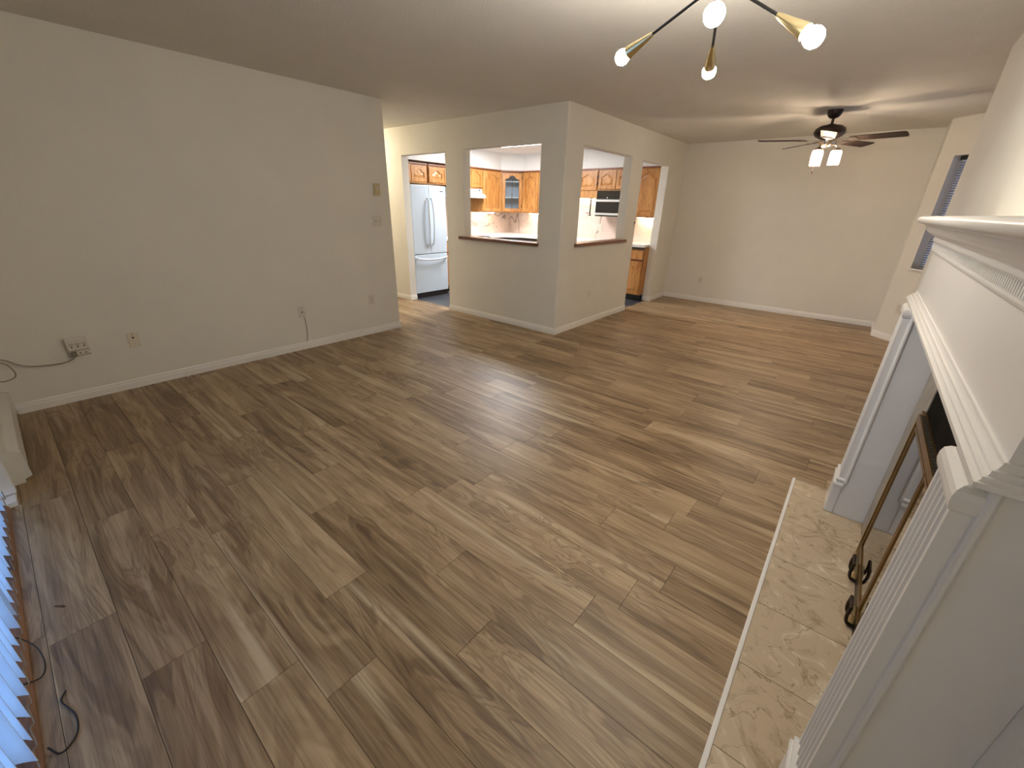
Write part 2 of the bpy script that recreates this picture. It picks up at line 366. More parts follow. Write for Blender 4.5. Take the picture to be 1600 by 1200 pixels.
# chimney breast (right) with firebox opening
m = MB()
m.box(BV, 1.45, -0.45, 1.22, 0, ZC); m.box(BV, 1.45, 2.17, BEND, 0, ZC); m.box(BV, 1.45, 1.22, 2.17, 1.03, ZC); m.box(0.90, 1.45, 1.22, 2.17, 0, 1.03)
WR = struct(m.build('wall_right', 'wall', rz=FR), 'pale chimney breast wall behind the fireplace', 'wall')

# ------------------------------------------------------------------ baseboards: profiled
def bb_prof(h=0.075, t=0.014): return [(0, 0), (t, 0), (t, h*0.62), (t*0.72, h*0.70), (t*0.72, h*0.88), (t*0.3, h), (0, h)]
def baseboard(name, a, b, nrm, label):
    """a->b along the wall foot, nrm the direction into the room"""
    A, Bv, Nn = Vector((*a, 0)), Vector((*b, 0)), Vector((*nrm, 0)); pr = bb_prof(); n = len(pr); m = MB()
    vs = [A + Nn*p[0] + Vector((0, 0, p[1])) for p in pr] + [Bv + Nn*p[0] + Vector((0, 0, p[1])) for p in pr]
    m.add(vs, [tuple(range(n)), tuple(range(n, 2*n))] + [(i, (i+1) % n, n+(i+1) % n, n+i) for i in range(n)])
    return struct(m.build(name, 'trim'), label, 'baseboard')
t = 0.0
baseboard('baseboard_left', (XL, YF+0.08), (XL, 3.05+0.012), (1, 0), 'white baseboard along the long left wall')
baseboard('baseboard_left_end', (XL+0.012, 3.05), (-5.2, 3.05), (0, 1), 'white baseboard turning into the hallway')
baseboard('baseboard_hall', (-8.0, YK), (-5.59, YK), (0, -1), 'white baseboard left of the fridge doorway')
baseboard('baseboard_door_jamb', (-5.59, YK-0.012), (-5.59, YK+TH), (1, 0), 'short white baseboard on the fridge doorway jamb')
baseboard('baseboard_kitchen_front', (-4.655, YK), (XK+0.012, YK), (0, -1), 'white baseboard under the wide pass-through')
baseboard('baseboard_kitchen_side', (XK, YK-0.012), (XK, 6.09), (1, 0), 'white baseboard under the narrower pass-through')
baseboard('baseboard_side_jamb', (XK+0.012, 7.03), (XK-TH, 7.03), (0, -1), 'short white baseboard on the dining doorway jamb')
baseboard('baseboard_dining_corner', (XK, 7.03-0.012), (XK, YB), (1, 0), 'short white baseboard between doorway and dining corner')
baseboard('baseboard_back', (XK, YB), (0.275, YB), (0, -1), 'white baseboard along the dining back wall')
baseboard('baseboard_jog', (0.275, YB), (0.275, 7.105), (-1, 0), 'tiny white baseboard on the jog before the bay')
baseboard('baseboard_bay', (0.268, 7.122), (1.2, 6.19), (-0.707, -0.707), 'white baseboard below the bay window')
m = MB(); n = len(bb_prof())
vs = [(BV-p[0], 2.66, p[1]) for p in bb_prof()] + [(BV-p[0], BEND+0.012, p[1]) for p in bb_prof()]
m.add(vs, [tuple(range(n)), tuple(range(n, 2*n))] + [(i, (i+1) % n, n+(i+1) % n, n+i) for i in range(n)])
struct(m.build('baseboard_right', 'trim', rz=FR), 'short white baseboard on the chimney breast beyond the hearth', 'baseboard')

# wooden pass-through sills
m = MB(); m.box(-4.40, -3.065, YK-0.035, YK+TH+0.02, 1.02, 1.056)
struct(m.build('trim_1', 'sill_wood', bevel=0.004), 'dark stained wood sill of the wide pass-through', 'sill')
m = MB(); m.box(XK-TH-0.02, XK+0.035, 4.47, 5.81, 1.02, 1.056)
wood_mat('sill_wood_side', [(0.3, (0.14, 0.05, 0.018)), (0.65, (0.28, 0.11, 0.045))], 'Y', 0.3, (2.0, 40.0), 0.05)
struct(m.build('trim_2', 'sill_wood_side', bevel=0.004), 'reddish brown wood sill of the narrower pass-through', 'sill')

# ------------------------------------------------------------------ bay window with mini blind
wl = (0.275, 7.115, 0); wr = -PI/4
win = struct(MB().box(WS, WS+0.03, 0.115, 0.155, WZ0, WZ1).box(WE-0.03, WE, 0.115, 0.155, WZ0, WZ1).box(WS+0.03, WE-0.03, 0.115, 0.155, WZ0, WZ0+0.03).box(WS+0.03, WE-0.03, 0.115, 0.155, WZ1-0.03, WZ1).build('window_1', 'trim', loc=wl, rz=wr),
             'narrow tall window set in the angled bay wall', 'window')
B(WS+0.03, WE-0.03, 0.132, 0.138, WZ0+0.03, WZ1-0.03).build('pane', 'door_pane', win)
B(WS-0.02, WE+0.02, -0.02, 0.10, WZ0-0.022, WZ0).build('window_sill', 'trim', win, bevel=0.003)
bl = thing('mini_blind', 'grey-violet horizontal mini blind in the bay window', 'blind', (0.275+(WS+0.01)*0.7071+0.075*0.7071, 7.115-(WS+0.01)*0.7071+0.075*0.7071, WZ0), wr)
B(0, WE-WS-0.02, 0, 0.035, WZ1-WZ0-0.04, WZ1-WZ0-0.002).build('headrail', 'black', bl)
slat = MB().add([(0, 0.004, 0.010), (0, 0.017, 0.006), (0, 0.030, -0.006), (0.615, 0.004, 0.010), (0.615, 0.017, 0.006), (0.615, 0.030, -0.006),
                 (0, 0.004, 0.009), (0, 0.017, 0.005), (0, 0.030, -0.007), (0.615, 0.004, 0.009), (0.615, 0.017, 0.005), (0.615, 0.030, -0.007)],
                [(0,1,4,3), (1,2,5,4), (6,9,10,7), (7,10,11,8), (0,3,9,6), (2,8,11,5)]).mesh('slat', 'blind_slat')
for i in range(44):
    o = link('slat', slat, bl); o.location = (0, 0, 0.02+i*0.0255)
B(0, 0.615, 0.004, 0.03, 0.0, 0.010).build('bottom_rail', 'blind_slat', bl)

# ------------------------------------------------------------------ patio door, threshold, vertical blind
dr = struct(MB().box(-3.08, -3.03, -0.47, -0.40, 0, 2.06).box(-0.90, -0.85, -0.47, -0.40, 0, 2.06).box(-3.03, -0.90, -0.47, -0.40, 2.0, 2.06).box(-3.03, -0.90, -0.47, -0.40, 0, 0.05).box(-2.0, -1.94, -0.47, -0.41, 0.05, 2.0).build('door_1', 'trim'),
            'white framed sliding patio door behind the vertical blind', 'door')
B(-3.03, -2.0, -0.445, -0.435, 0.05, 2.0).build('pane', 'door_pane', dr)
B(-1.94, -0.90, -0.445, -0.435, 0.05, 2.0).build('pane', 'door_pane', dr)
struct(MB().prism([(-0.40, 0), (-0.312, 0), (-0.312, 0.012), (-0.325, 0.020), (-0.345, 0.020), (-0.352, 0.012), (-0.40, 0.012)], -3.05, -0.86, 'x').build('trim_3', 'threshold_wood'), 'brown wood threshold strip along the patio door', 'threshold')
struct(B(-3.10, -2.96, -0.40, -0.282, 0, 0.025).box(-3.10, -3.05, -0.40, -0.275, 0.03, 2.06).build('trim_4', 'trim'), 'white jamb casing at the far end of the patio door', 'door casing')
vb = thing('vertical_blind', 'pale blue vertical vane blind hanging over the patio door', 'blind', (-3.04, -0.345, 0))
B(0, 2.16, -0.03, 0.03, 1.99, 2.04).build('headrail', 'trim', vb)
pts = [(-0.045 + 0.09*i/6, 0.006*math.sin(PI*i/6)) for i in range(7)]
pts = pts + [(x, y-0.0012) for x, y in pts[::-1]]
vane = MB().prism(pts, 0.075, 1.99).mesh('vane', 'vane', True)
chainp = []
for i in range(26):
    o = link('vane', vane, vb); o.location = (0.05+i*0.082, 0, 0); o.rotation_euler = (0, 0, math.radians(random.uniform(40, 58)))
    chainp.append((0.05+i*0.082, 0.034, 0.088))
    chainp.append((0.05+(i+0.5)*0.082, 0.036, 0.060))
MB().tube(smooth_path(chainp, 4), 0.0016, 5).build('bottom_chain', 'cord_grey', vb)
c = thing('blind_cord_loop', 'thin black cord loop lying over the threshold midway', 'cord', (-1.87, -0.31, 0))
MB().tube(smooth_path([(0, -0.03, 0.09), (0.02, 0.0, 0.06), (0.06, 0.022, 0.028), (0.12, 0.028, 0.004), (0.17, 0.015, 0.004), (0.19, -0.02, 0.03)]), 0.002, 6).build('cord', 'cord_black', c)
c = tag(MB().tube(smooth_path([(-1.40, -0.30, 0.02), (-1.37, -0.28, 0.004), (-1.40, -0.245, 0.004), (-1.47, -0.24, 0.004), (-1.55, -0.262, 0.004), (-1.585, -0.25, 0.004)]), 0.0025, 6).build('black_cord', 'cord_black'), 'crumpled black cord end on the floor at the bottom left', 'cord')
c = tag(MB().tube([(-2.03, -0.235, 0.003), (-2.01, -0.215, 0.003), (-2.0, -0.212, 0.003)], 0.003, 6).build('wood_chip', 'threshold_wood'), 'tiny dark splinter lying on the floor near the threshold', 'debris')

# baseboard heater
hx = thing('baseboard_heater', 'white baseboard heater in the left corner by the patio door', 'heater', (XL+0.03, YF, 0))
L = 1.13
MB().prism([(0, 0.03), (0, 0.20), (0.035, 0.20), (0.075, 0.175), (0.075, 0.045), (0.070, 0.045), (0.070, 0.17), (0.030, 0.192), (0.008, 0.192), (0.008, 0.03)], 0, L-0.03, 'x').build('casing', 'heater', hx)
MB().prism([(0, 0.0), (0, 0.20), (0.037, 0.203), (0.080, 0.178), (0.080, 0.03), (0.05, 0.02), (0.05, 0.0)], L-0.03, L, 'x').build('end_cap', 'heater', hx)
MB().prism([(0, 0.0), (0, 0.20), (0.037, 0.203), (0.080, 0.178), (0.080, 0.03), (0.05, 0.02), (0.05, 0.0)], -0.03, 0, 'x').build('end_cap', 'heater', hx)
B(0.0, L-0.03, 0.012, 0.065, 0.07, 0.15).build('element', 'steel', hx)

# ------------------------------------------------------------------ wall plates on the left wall and elsewhere
def plate_at(name, label, cat, p, rz, w, h, mat, feats, dep=0.006, group=None):
    """plate centred at p on a wall; local x along the wall, -y into the room"""
    o = thing(name, label, cat, p, rz, group)
    B(-w/2, w/2, -dep, 0, -h/2, h/2).build('plate', mat, o, bevel=0.0015)
    for fn, fm, x, z, fw_, fh, fd in feats:
        B(x-fw_/2, x+fw_/2, -dep-fd, -dep+0.001, z-fh/2, z+fh/2).build(fn, fm, o)
    return o
LW = PI/2      # faces +X
def duplex(): return [('receptacle', 'plate', 0, 0.02, 0.034, 0.028, 0.002), ('receptacle', 'plate', 0, -0.02, 0.034, 0.028, 0.002),
    ('slot', 'slot', -0.006, 0.022, 0.003, 0.009, 0.003), ('slot', 'slot', 0.006, 0.022, 0.003, 0.009, 0.003), ('slot', 'slot', -0.006, -0.018, 0.003, 0.009, 0.003), ('slot', 'slot', 0.006, -0.018, 0.003, 0.009, 0.003), ('screw', 'slot', 0, 0, 0.005, 0.005, 0.001)]
plate_at('cable_plate', 'ivory cable jack plate beside the surge tap on left wall', 'wall plate', (XL, 0.525, 0.39), LW, 0.07, 0.115, 'ivory', [('jack', 'slot', -0.002, 0.018, 0.012, 0.012, 0.004), ('screw', 'slot', 0, 0.045, 0.008, 0.005, 0.001), ('screw', 'ivory', 0, -0.045, 0.006, 0.005, 0.001)])
pp = plate_at('phone_plate', 'beige phone jack plate with a cord dropping to the baseboard', 'wall plate', (XL, 1.87, 0.395), LW, 0.07, 0.115, 'plate', [('jack', 'slot', 0, -0.004, 0.013, 0.012, 0.003), ('screw', 'slot', 0, 0.042, 0.006, 0.004, 0.001)])
MB().tube(smooth_path([(0.015, -0.006, -0.06), (0.02, -0.008, -0.145), (0.015, -0.008, -0.245), (0.002, -0.012, -0.31), (-0.004, -0.018, -0.319)]), 0.003, 6).build('phone_cord', 'cord_grey', pp)
plate_at('power_outlet', 'white outlet low on left wall near the hallway corner', 'outlet', (XL, 2.69, 0.405), LW, 0.07, 0.115, 'plate', duplex())
t = plate_at('thermostat', 'yellowed thermostat on left wall above the light switch', 'thermostat', (XL, 2.89, 1.58), LW, 0.065, 0.118, 'almond', [('vent', 'almond', 0, -0.03, 0.045, 0.004, 0.002)], 0.028)
MB().lathe([(0.016, 0), (0.016, 0.008), (0.010, 0.011), (0, 0.011)], 16, (0, -0.027, 0.018), (0, -1, 0)).build('dial', 'plate', t, True)
plate_at('light_switch', 'white double light switch on left wall below the thermostat', 'light switch', (XL, 2.868, 1.26), LW, 0.115, 0.115, 'plate', [('toggle', 'plate', -0.024, 0.0, 0.010, 0.024, 0.010), ('toggle', 'plate', 0.024, 0.004, 0.010, 0.024, 0.010), ('slot', 'cord_grey', -0.024, -0.013, 0.011, 0.006, 0.0006), ('slot', 'cord_grey', 0.024, -0.012, 0.011, 0.006, 0.0006)])
plate_at('power_outlet', 'painted-over outlet on the wall below the narrower pass-through', 'outlet', (XK, 4.95, 0.40), LW, 0.07, 0.115, 'wall', duplex()[:2])
plate_at('light_switch', 'small light switch beside the dining doorway at shoulder height', 'light switch', (XK, 6.045, 1.27), LW, 0.05, 0.08, 'plate', [('toggle', 'slot', 0.004, 0.004, 0.012, 0.026, 0.012)])
plate_at('power_outlet', 'white outlet low on the dining back wall', 'outlet', (-2.16, YB, 0.36), 0, 0.07, 0.115, 'plate', duplex())
plate_at('power_outlet', 'white outlet below the bay window sill', 'outlet', (0.275+0.22*0.7071, 7.115-0.22*0.7071, 0.40), -PI/4, 0.07, 0.115, 'plate', duplex())
# surge tap: sloped six-outlet block
sp = thing('surge_tap', 'white multi-outlet surge tap plugged into the left wall', 'surge protector', (XL, 0.205, 0.41), LW)
MB().prism([(0, -0.07), (0, 0.07), (-0.02, 0.072), (-0.038, 0.055), (-0.038, -0.02), (-0.026, -0.03), (-0.026, -0.06), (-0.01, -0.07)], -0.058, 0.058, 'x').build('body', 'plate', sp, bevel=0.003)
for x in (-0.034, 0, 0.034):
    for dx in (-0.006, 0.006): B(x+dx-0.0018, x+dx+0.0018, -0.039, -0.037, 0.018, 0.030).build('slot', 'slot', sp)
    B(x-0.004, x+0.004, -0.039, -0.037, 0.002, 0.012).build('slot', 'slot', sp)
for x in (0.0, 0.030): B(x-0.006, x+0.006, -0.027, -0.025, -0.05, -0.044).build('slot', 'slot', sp)
MB().box(-0.05, -0.018, -0.05, -0.026, -0.066, -0.032).build('plug', 'cord_grey', sp, bevel=0.004)
# grey cord from the tap, running left with a loop
xc = XL+0.03
tag(MB().tube(smooth_path([(xc, 0.175, 0.345), (xc, 0.15, 0.325), (xc, 0.09, 0.312), (xc, 0.0, 0.318), (xc, -0.06, 0.33), (xc, -0.11, 0.355), (xc, -0.16, 0.40), (xc, -0.21, 0.41), (xc+0.005, -0.235, 0.37), (xc+0.01, -0.21, 0.40), (xc+0.01, -0.165, 0.375), (xc+0.01, -0.14, 0.32), (xc+0.01, -0.15, 0.275), (xc+0.01, -0.20, 0.26), (xc+0.01, -0.25, 0.27)], 10), 0.0035, 6).build('extension_cord', 'cord_grey'),
    'dark grey cord looping from the surge tap out of frame', 'cord')
# little white cable stub at the left baseboard
tag(MB().tube(smooth_path([(XL+0.016, 0.80, 0.055), (XL+0.022, 0.795, 0.045), (XL+0.022, 0.785, 0.015), (XL+0.035, 0.783, 0.004), (XL+0.06, 0.79, 0.004)]), 0.003, 6).build('cable_stub', 'trim'), 'short white cable stub poking out at the left baseboard', 'cable')

# ------------------------------------------------------------------ hearth
hearth = thing('hearth', 'beige stone tile hearth in front of the fireplace', 'hearth', (0, 0, 0), FR)
ys = [0.30, 0.62, 0.94, 1.255, 1.565, 1.885, 2.195, 2.50, 2.645]
for a, b in zip(ys[:-1], ys[1:]):
    B(0.038, 0.352, a+0.001, b-0.001, -0.006, 0.012).build('tile', 'hearth_tile', hearth, bevel=0.0012)
pr = []
m = MB().prism([(0.022, 0.0), (0.037, 0.0), (0.037, 0.0125), (0.034, 0.0135), (0.025, 0.0135), (0.022, 0.011)], 0.30, 2.655, 'y')
m.build('edge_trim', 'trim', hearth)
m = MB().prism([(2.645, -0.006), (2.657, -0.006), (2.657, 0.010), (2.645, 0.0125)], 0.037, 0.352, 'x').build('end_trim', 'surround_tile', hearth)

# tile facing around the firebox
for (a, b) in ((0.957, 1.219), (2.171, 2.413)):
    for k in range(4):
        z0, z1 = 0.0135+k*0.30, min(0.0125+(k+1)*0.30, 1.058)
        B(0.352, BV, a, b, z0, z1).build('tile', 'surround_tile', WR, bevel=0.001)
for k in range(3): B(0.352, BV, 1.222+k*0.316, 1.222+k*0.316+0.315, 1.031, 1.058).build('tile', 'surround_tile', WR)

# fireplace insert: firebox, brass frame, glass doors, vent strip
fi = thing('fireplace_insert', 'black fireplace insert with brass framed glass doors', 'fireplace', (0, 0, 0), FR)
y0, y1 = 1.221, 2.169
m = MB(); m.box(0.80, 0.82, y0, y1, 0.0, 1.0); m.box(0.36, 0.80, y0, y0+0.02, 0.0, 1.0); m.box(0.36, 0.80, y1-0.02, y1, 0.0, 1.0); m.box(0.36, 0.80, y0+0.02, y1-0.02, 0.0, 0.06); m.box(0.36, 0.80, y0+0.02, y1-0.02, 0.97, 1.0)
m.build('firebox', 'firebox', fi)
B(0.352, 0.372, y0+0.02, y1-0.02, 0.745, 0.97).build('hood_panel', 'firebox', fi)
m = MB(); m.box(0.338, 0.352, y1-0.045, y1, 0.014, 0.745); m.box(0.338, 0.352, y0, y0+0.045, 0.014, 0.745); m.build('side_frame', 'old_brass', fi, bevel=0.002)
B(0.338, 0.352, y0+0.045, y1-0.045, 0.014, 0.075).build('bottom_rail', 'bronze', fi, bevel=0.002)
B(0.330, 0.3375, y1-0.03, y1-0.018, 0.02, 0.735).build('edge_bead', 'brass', fi)
B(0.330, 0.3375, y0+0.018, y0+0.03, 0.02, 0.735).build('edge_bead', 'brass', fi)
vt = B(0.328, 0.352, y0+0.045, y1-0.045, 0.712, 0.745).build('vent_strip', 'old_brass', fi)
for i in range(34): B(0.333, 0.345, y0+0.06+i*0.0245, y0+0.075+i*0.0245, 0.744, 0.7462).build('vent_slot', 'slot', vt)
dw = (y1-y0-0.09)/2
for i in range(2):
    a = y0+0.045+i*dw+0.003; b = a+dw-0.006
    d = MB().box(0.334, 0.346, a, a+0.012, 0.08, 0.695).box(0.334, 0.346, b-0.012, b, 0.08, 0.695).box(0.334, 0.346, a+0.012, b-0.012, 0.08, 0.094).box(0.334, 0.346, a+0.012, b-0.012, 0.681, 0.695).build('glass_door', 'old_brass', fi)
    B(0.338, 0.342, a+0.012, b-0.012, 0.094, 0.681).build('pane', 'fire_pane', d)
for yc in (1.97, 1.70):
    h = MB()
    for dy in (-0.03, 0.03):
        h.tube(smooth_path([(0.345, yc+dy, 0.020), (0.318, yc+dy, 0.026), (0.310, yc+dy, 0.06), (0.312, yc+dy, 0.10)], 5), 0.006, 8)
    h.tube([(0.312, yc-0.036, 0.10), (0.312, yc+0.036, 0.10)], 0.006, 8)
    h.build('handle', 'bronze', fi, True)
    B(0.322, 0.337, yc-0.028, yc+0.028, 0.022, 0.07).build('clip', 'brass', fi)

# ------------------------------------------------------------------ mantel
mt = thing('fireplace_mantel', 'white painted wood mantelpiece with fluted pilasters', 'mantel', (0, 0, 0), FR)
YA, YE = 0.80, 2.60         # outer faces of the legs
VB = 0.226                  # front of the carcass
m = B(VB, BV-0.0005, YA, YE, 1.06, 1.34); m.build('frieze', 'mantel', mt)
def leg(y0, y1, near):
    lg = B(VB, BV-0.0005, y0, y1, 0.0136, 1.06).build('leg', 'mantel', mt)
    ym = (y0+y1)/2; hw = (y1-y0)/2-0.002; vf = 0.199
    # fluted pilaster: cross-section with five round grooves on the front
    prof = [(VB, ym-hw), (vf, ym-hw)]
    nf = 5; span = 2*hw-0.016; st = span/nf; y = ym-hw+0.008
    for i in range(nf):
        for k in range(7):
            a = PI*k/6; prof.append((vf+0.0065*math.sin(a), y+st*(0.12)+st*0.76*(k/6)))
        y += st
    prof += [(vf, ym+hw), (VB, ym+hw)]
    MB().prism(prof, 0.20, 1.062).build('pilaster', 'mantel', lg)
    # cove beads where pilaster meets leg
    for s in (-1, 1):
        e = ym+s*hw
        MB().prism([(VB-0.002, e), (VB-0.0005, e+s*0.006), (VB+0.004, e+s*0.010), (VB+0.009, e+s*0.010), (VB+0.0135, e+s*0.006), (VB+0.015, e)], 0.20, 1.10).build('bead', 'mantel', lg)
    # plinth with moulded top
    hp = hw+0.007
    B(0.188, VB, ym-hp, ym+hp, 0.0136, 0.175).build('plinth', 'mantel', lg, bevel=0.004)
    def ring(name, pr, hw0):
        """moulding with profile (projection, z) on the front of the leg, returned on both ends"""
        vs = []; n = len(pr)
        for p, z in pr: vs += [(VB, ym-hw0-p, z), (vf-p, ym-hw0-p, z), (vf-p, ym+hw0+p, z), (VB, ym+hw0+p, z)]
        fs = [(0, 1, 2, 3), tuple(4*(n-1)+i for i in (3, 2, 1, 0))]
        for i in range(n-1):
            for j in range(4): fs.append((4*i+j, 4*i+(j+1) % 4, 4*i+4+(j+1) % 4, 4*i+4+j))
        MB().add(vs, fs).build(name, 'mantel', lg)
    ring('plinth_molding', [(0.010, 0.175), (0.014, 0.180), (0.014, 0.190), (0.010, 0.195), (0.005, 0.197), (0.005, 0.205), (0.009, 0.209), (0.009, 0.216), (0.001, 0.224)], hw)
    # capital: rounded block with a small neck
    ring('capital', [(-0.006, 1.040), (-0.002, 1.043), (0.004, 1.050), (0.0065, 1.060), (0.0065, 1.072), (0.004, 1.082), (-0.002, 1.089), (-0.006, 1.091)], hw)
leg(YA, YA+0.155, True); leg(YE-0.175, YE-0.02, False)
# stepped ledge moulding under the frieze, returned round both ends
def wrap(name, pr, ya=YA, ye=YE, parent=mt, mat='mantel', smooth=False):
    """profile of (projection, z): runs along the front at VB and returns to the wall at both ends"""
    vs = []; n = len(pr)
    for p, z in pr: vs += [(BV, ya-p, z), (VB-p, ya-p, z), (VB-p, ye+p, z), (BV, ye+p, z)]
    fs = [(0, 1, 2, 3), tuple(4*(n-1)+i for i in (3, 2, 1, 0))]
    for i in range(n-1):
        for j in range(4): fs.append((4*i+j, 4*i+(j+1) % 4, 4*i+4+(j+1) % 4, 4*i+4+j))
    return MB().add(vs, fs).build(name, mat, parent, smooth)
wrap('ledge_molding', [(0.0, 1.102), (0.022, 1.102), (0.027, 1.105), (0.027, 1.113), (0.022, 1.114), (0.020, 1.117), (0.020, 1.121), (0.015, 1.122), (0.013, 1.125), (0.013, 1.130), (0.008, 1.131), (0.005, 1.137), (0.004, 1.142), (0.0, 1.143)])
wrap('bed_molding', [(0.0, 1.312), (0.006, 1.312), (0.008, 1.318), (0.008, 1.324), (0.004, 1.327), (0.004, 1.3275), (0.0, 1.3275)])
den = wrap('dentil_band', [(0.0, 1.3275), (0.006, 1.3275), (0.006, 1.352), (0.0, 1.352)])
unit = B(0, 0.006, 0, 0.010, 0, 0.023).mesh('dentil', 'mantel')
nd = int((YE-YA)/0.0175)
for i in range(nd):
    o = link('dentil', unit, den); o.location = (VB-0.012, YA+0.004+i*(YE-YA-0.018)/(nd-1), 1.3285)
wrap('crown_molding', [(0.0, 1.352), (0.014, 1.352), (0.016, 1.357), (0.016, 1.364), (0.012, 1.367), (0.018, 1.374), (0.030, 1.380), (0.042, 1.390), (0.050, 1.402), (0.054, 1.414), (0.060, 1.416), (0.060, 1.422), (0.0, 1.422)])
wrap('shelf', [(0.066, 1.422), (0.075, 1.4225), (0.083, 1.427), (0.087, 1.434), (0.087, 1.439), (0.083, 1.446), (0.075, 1.4505), (0.066, 1.451)], smooth=True)

# ------------------------------------------------------------------ chandelier
HUB = Vector((-0.672, 1.938, 2.20))
ch = thing('sputnik_chandelier', 'black and brass four arm chandelier with glowing bulbs', 'chandelier', HUB)
MB().lathe([(0, 0.24), (0.062, 0.24), (0.062, 0.222), (0.05, 0.212), (0.0, 0.212)][::-1], 28).build('canopy', 'black', ch, True)
MB().lathe([(0.006, 0.03), (0.006, 0.214)], 12).build('stem', 'black', ch, True)
MB().lathe([(0, -0.03), (0.016, -0.026), (0.028, -0.012), (0.03, 0), (0.028, 0.012), (0.016, 0.026), (0, 0.032)], 24).build('hub', 'brass', ch, True)
for tgt in ((-0.552, 1.575, 1.985), (-1.07, 2.02, 2.063), (-0.80, 2.34, 2.04), (-0.335, 1.86, 1.965)):
    d = Vector(tgt)-HUB; Lg = d.length; u = d.normalized()
    ar = MB().tube([u*0.02, u*(Lg-0.135)], 0.0055, 10).build('arm', 'black', ch, True)
    MB().lathe([(0.008, Lg-0.148), (0.008, Lg-0.14), (0.010, Lg-0.135), (0.0245, Lg-0.028), (0.0245, Lg-0.024), (0.021, Lg-0.024)], 24, (0, 0, 0), u).build('socket_cone', 'brass', ar, True)
    MB().lathe([(0.014, Lg-0.030), (0.016, Lg-0.022), (0.026, Lg-0.008), (0.030, Lg+0.006), (0.0285, Lg+0.020), (0.020, Lg+0.032), (0.009, Lg+0.038), (0, Lg+0.039)], 20, (0, 0, 0), u).build('bulb', 'bulb_warm', ar, True)

# ------------------------------------------------------------------ ceiling fan
FX, FY = -0.692, 5.99
fan = thing('ceiling_fan', 'dark bronze five blade ceiling fan with lit glass shades', 'ceiling fan', (FX, FY, 0))
MB().lathe([(0.0, 2.365), (0.030, 2.366), (0.052, 2.382), (0.066, 2.41), (0.070, 2.439)], 28).build('canopy', 'bronze', fan, True)
MB().lathe([(0.013, 2.30), (0.013, 2.37)], 14).build('downrod', 'bronze', fan, True)
MB().lathe([(0.0, 2.318), (0.03, 2.315), (0.05, 2.305), (0.10, 2.297), (0.132, 2.275), (0.142, 2.245), (0.138, 2.225), (0.12, 2.205), (0.085, 2.185), (0.06, 2.175), (0, 2.172)], 36).build('motor_housing', 'bronze', fan, True)
MB().lathe([(0.0, 2.10), (0.03, 2.102), (0.05, 2.115), (0.062, 2.14), (0.062, 2.168), (0.0, 2.172)], 28).build('light_kit', 'nickel', fan, True)
bp = [(0.20, -0.052), (0.25, -0.062), (0.50, -0.068), (0.640, -0.070), (0.655, -0.058), (0.660, -0.02), (0.660, 0.02), (0.655, 0.058), (0.640, 0.070), (0.50, 0.068), (0.25, 0.062), (0.20, 0.052)]
blade = MB().prism(bp, -0.003, 0.003).mesh('blade', 'blade_wood')
im = MB()
im.prism([(0.055, -0.018), (0.12, -0.012), (0.17, -0.012), (0.21, -0.045), (0.26, -0.045), (0.275, 0.0), (0.26, 0.045), (0.21, 0.045), (0.17, 0.012), (0.12, 0.012), (0.055, 0.018)], -0.011, -0.0035)
iron = im.mesh('blade_iron', 'nickel')
for k in range(5):
    b = link('blade', blade, fan); b.location = (0, 0, 2.168); b.rotation_euler = (math.radians(-11), 0, math.radians(-12+72*k))
    i = link('blade_iron', iron, b)
vd = Vector((FX, FY, 0)).normalized(); side = math.atan2(-vd.x, vd.y)   # azimuth of "right as seen from the living room"
for k in range(3):
    a = side + k*2*PI/3; ca, sa = math.cos(a), math.sin(a)
    arm = MB().tube(smooth_path([(0.04*ca, 0.04*sa, 2.125), (0.075*ca, 0.075*sa, 2.125), (0.10*ca, 0.10*sa, 2.108), (0.105*ca, 0.105*sa, 2.085)]), 0.008, 10).build('lamp_arm', 'nickel', fan, True)
    MB().lathe([(0.0, 2.098), (0.02, 2.096), (0.036, 2.085), (0.038, 2.062), (0.034, 2.06)], 20, (0.108*ca, 0.108*sa, 0)).build('fitter', 'nickel', arm, True)
    sh = MB().lathe([(0.034, 2.075), (0.047, 2.062), (0.050, 2.04), (0.050, 1.935), (0.047, 1.935), (0.047, 2.04), (0.044, 2.058), (0.032, 2.071)], 24, (0.108*ca, 0.108*sa, 0)).build('glass_shade', 'shade_glass', fan, True)
    MB().lathe([(0.0, 1.955), (0.016, 1.96), (0.027, 1.975), (0.030, 1.995), (0.025, 2.02), (0.015, 2.04), (0.013, 2.06), (0.0, 2.062)], 18, (0.108*ca, 0.108*sa, 0)).build('bulb', 'bulb_fan', sh, True)
pc = MB().tube([(-0.055, -0.03, 2.11), (-0.056, -0.03, 1.885)], 0.0015, 6).build('pull_chain', 'nickel', fan)
MB().lathe([(0.002, 1.89), (0.007, 1.875), (0.008, 1.862), (0.004, 1.852), (0, 1.851)], 12, (-0.056, -0.03, 0)).build('chain_pull', 'bronze', pc, True)

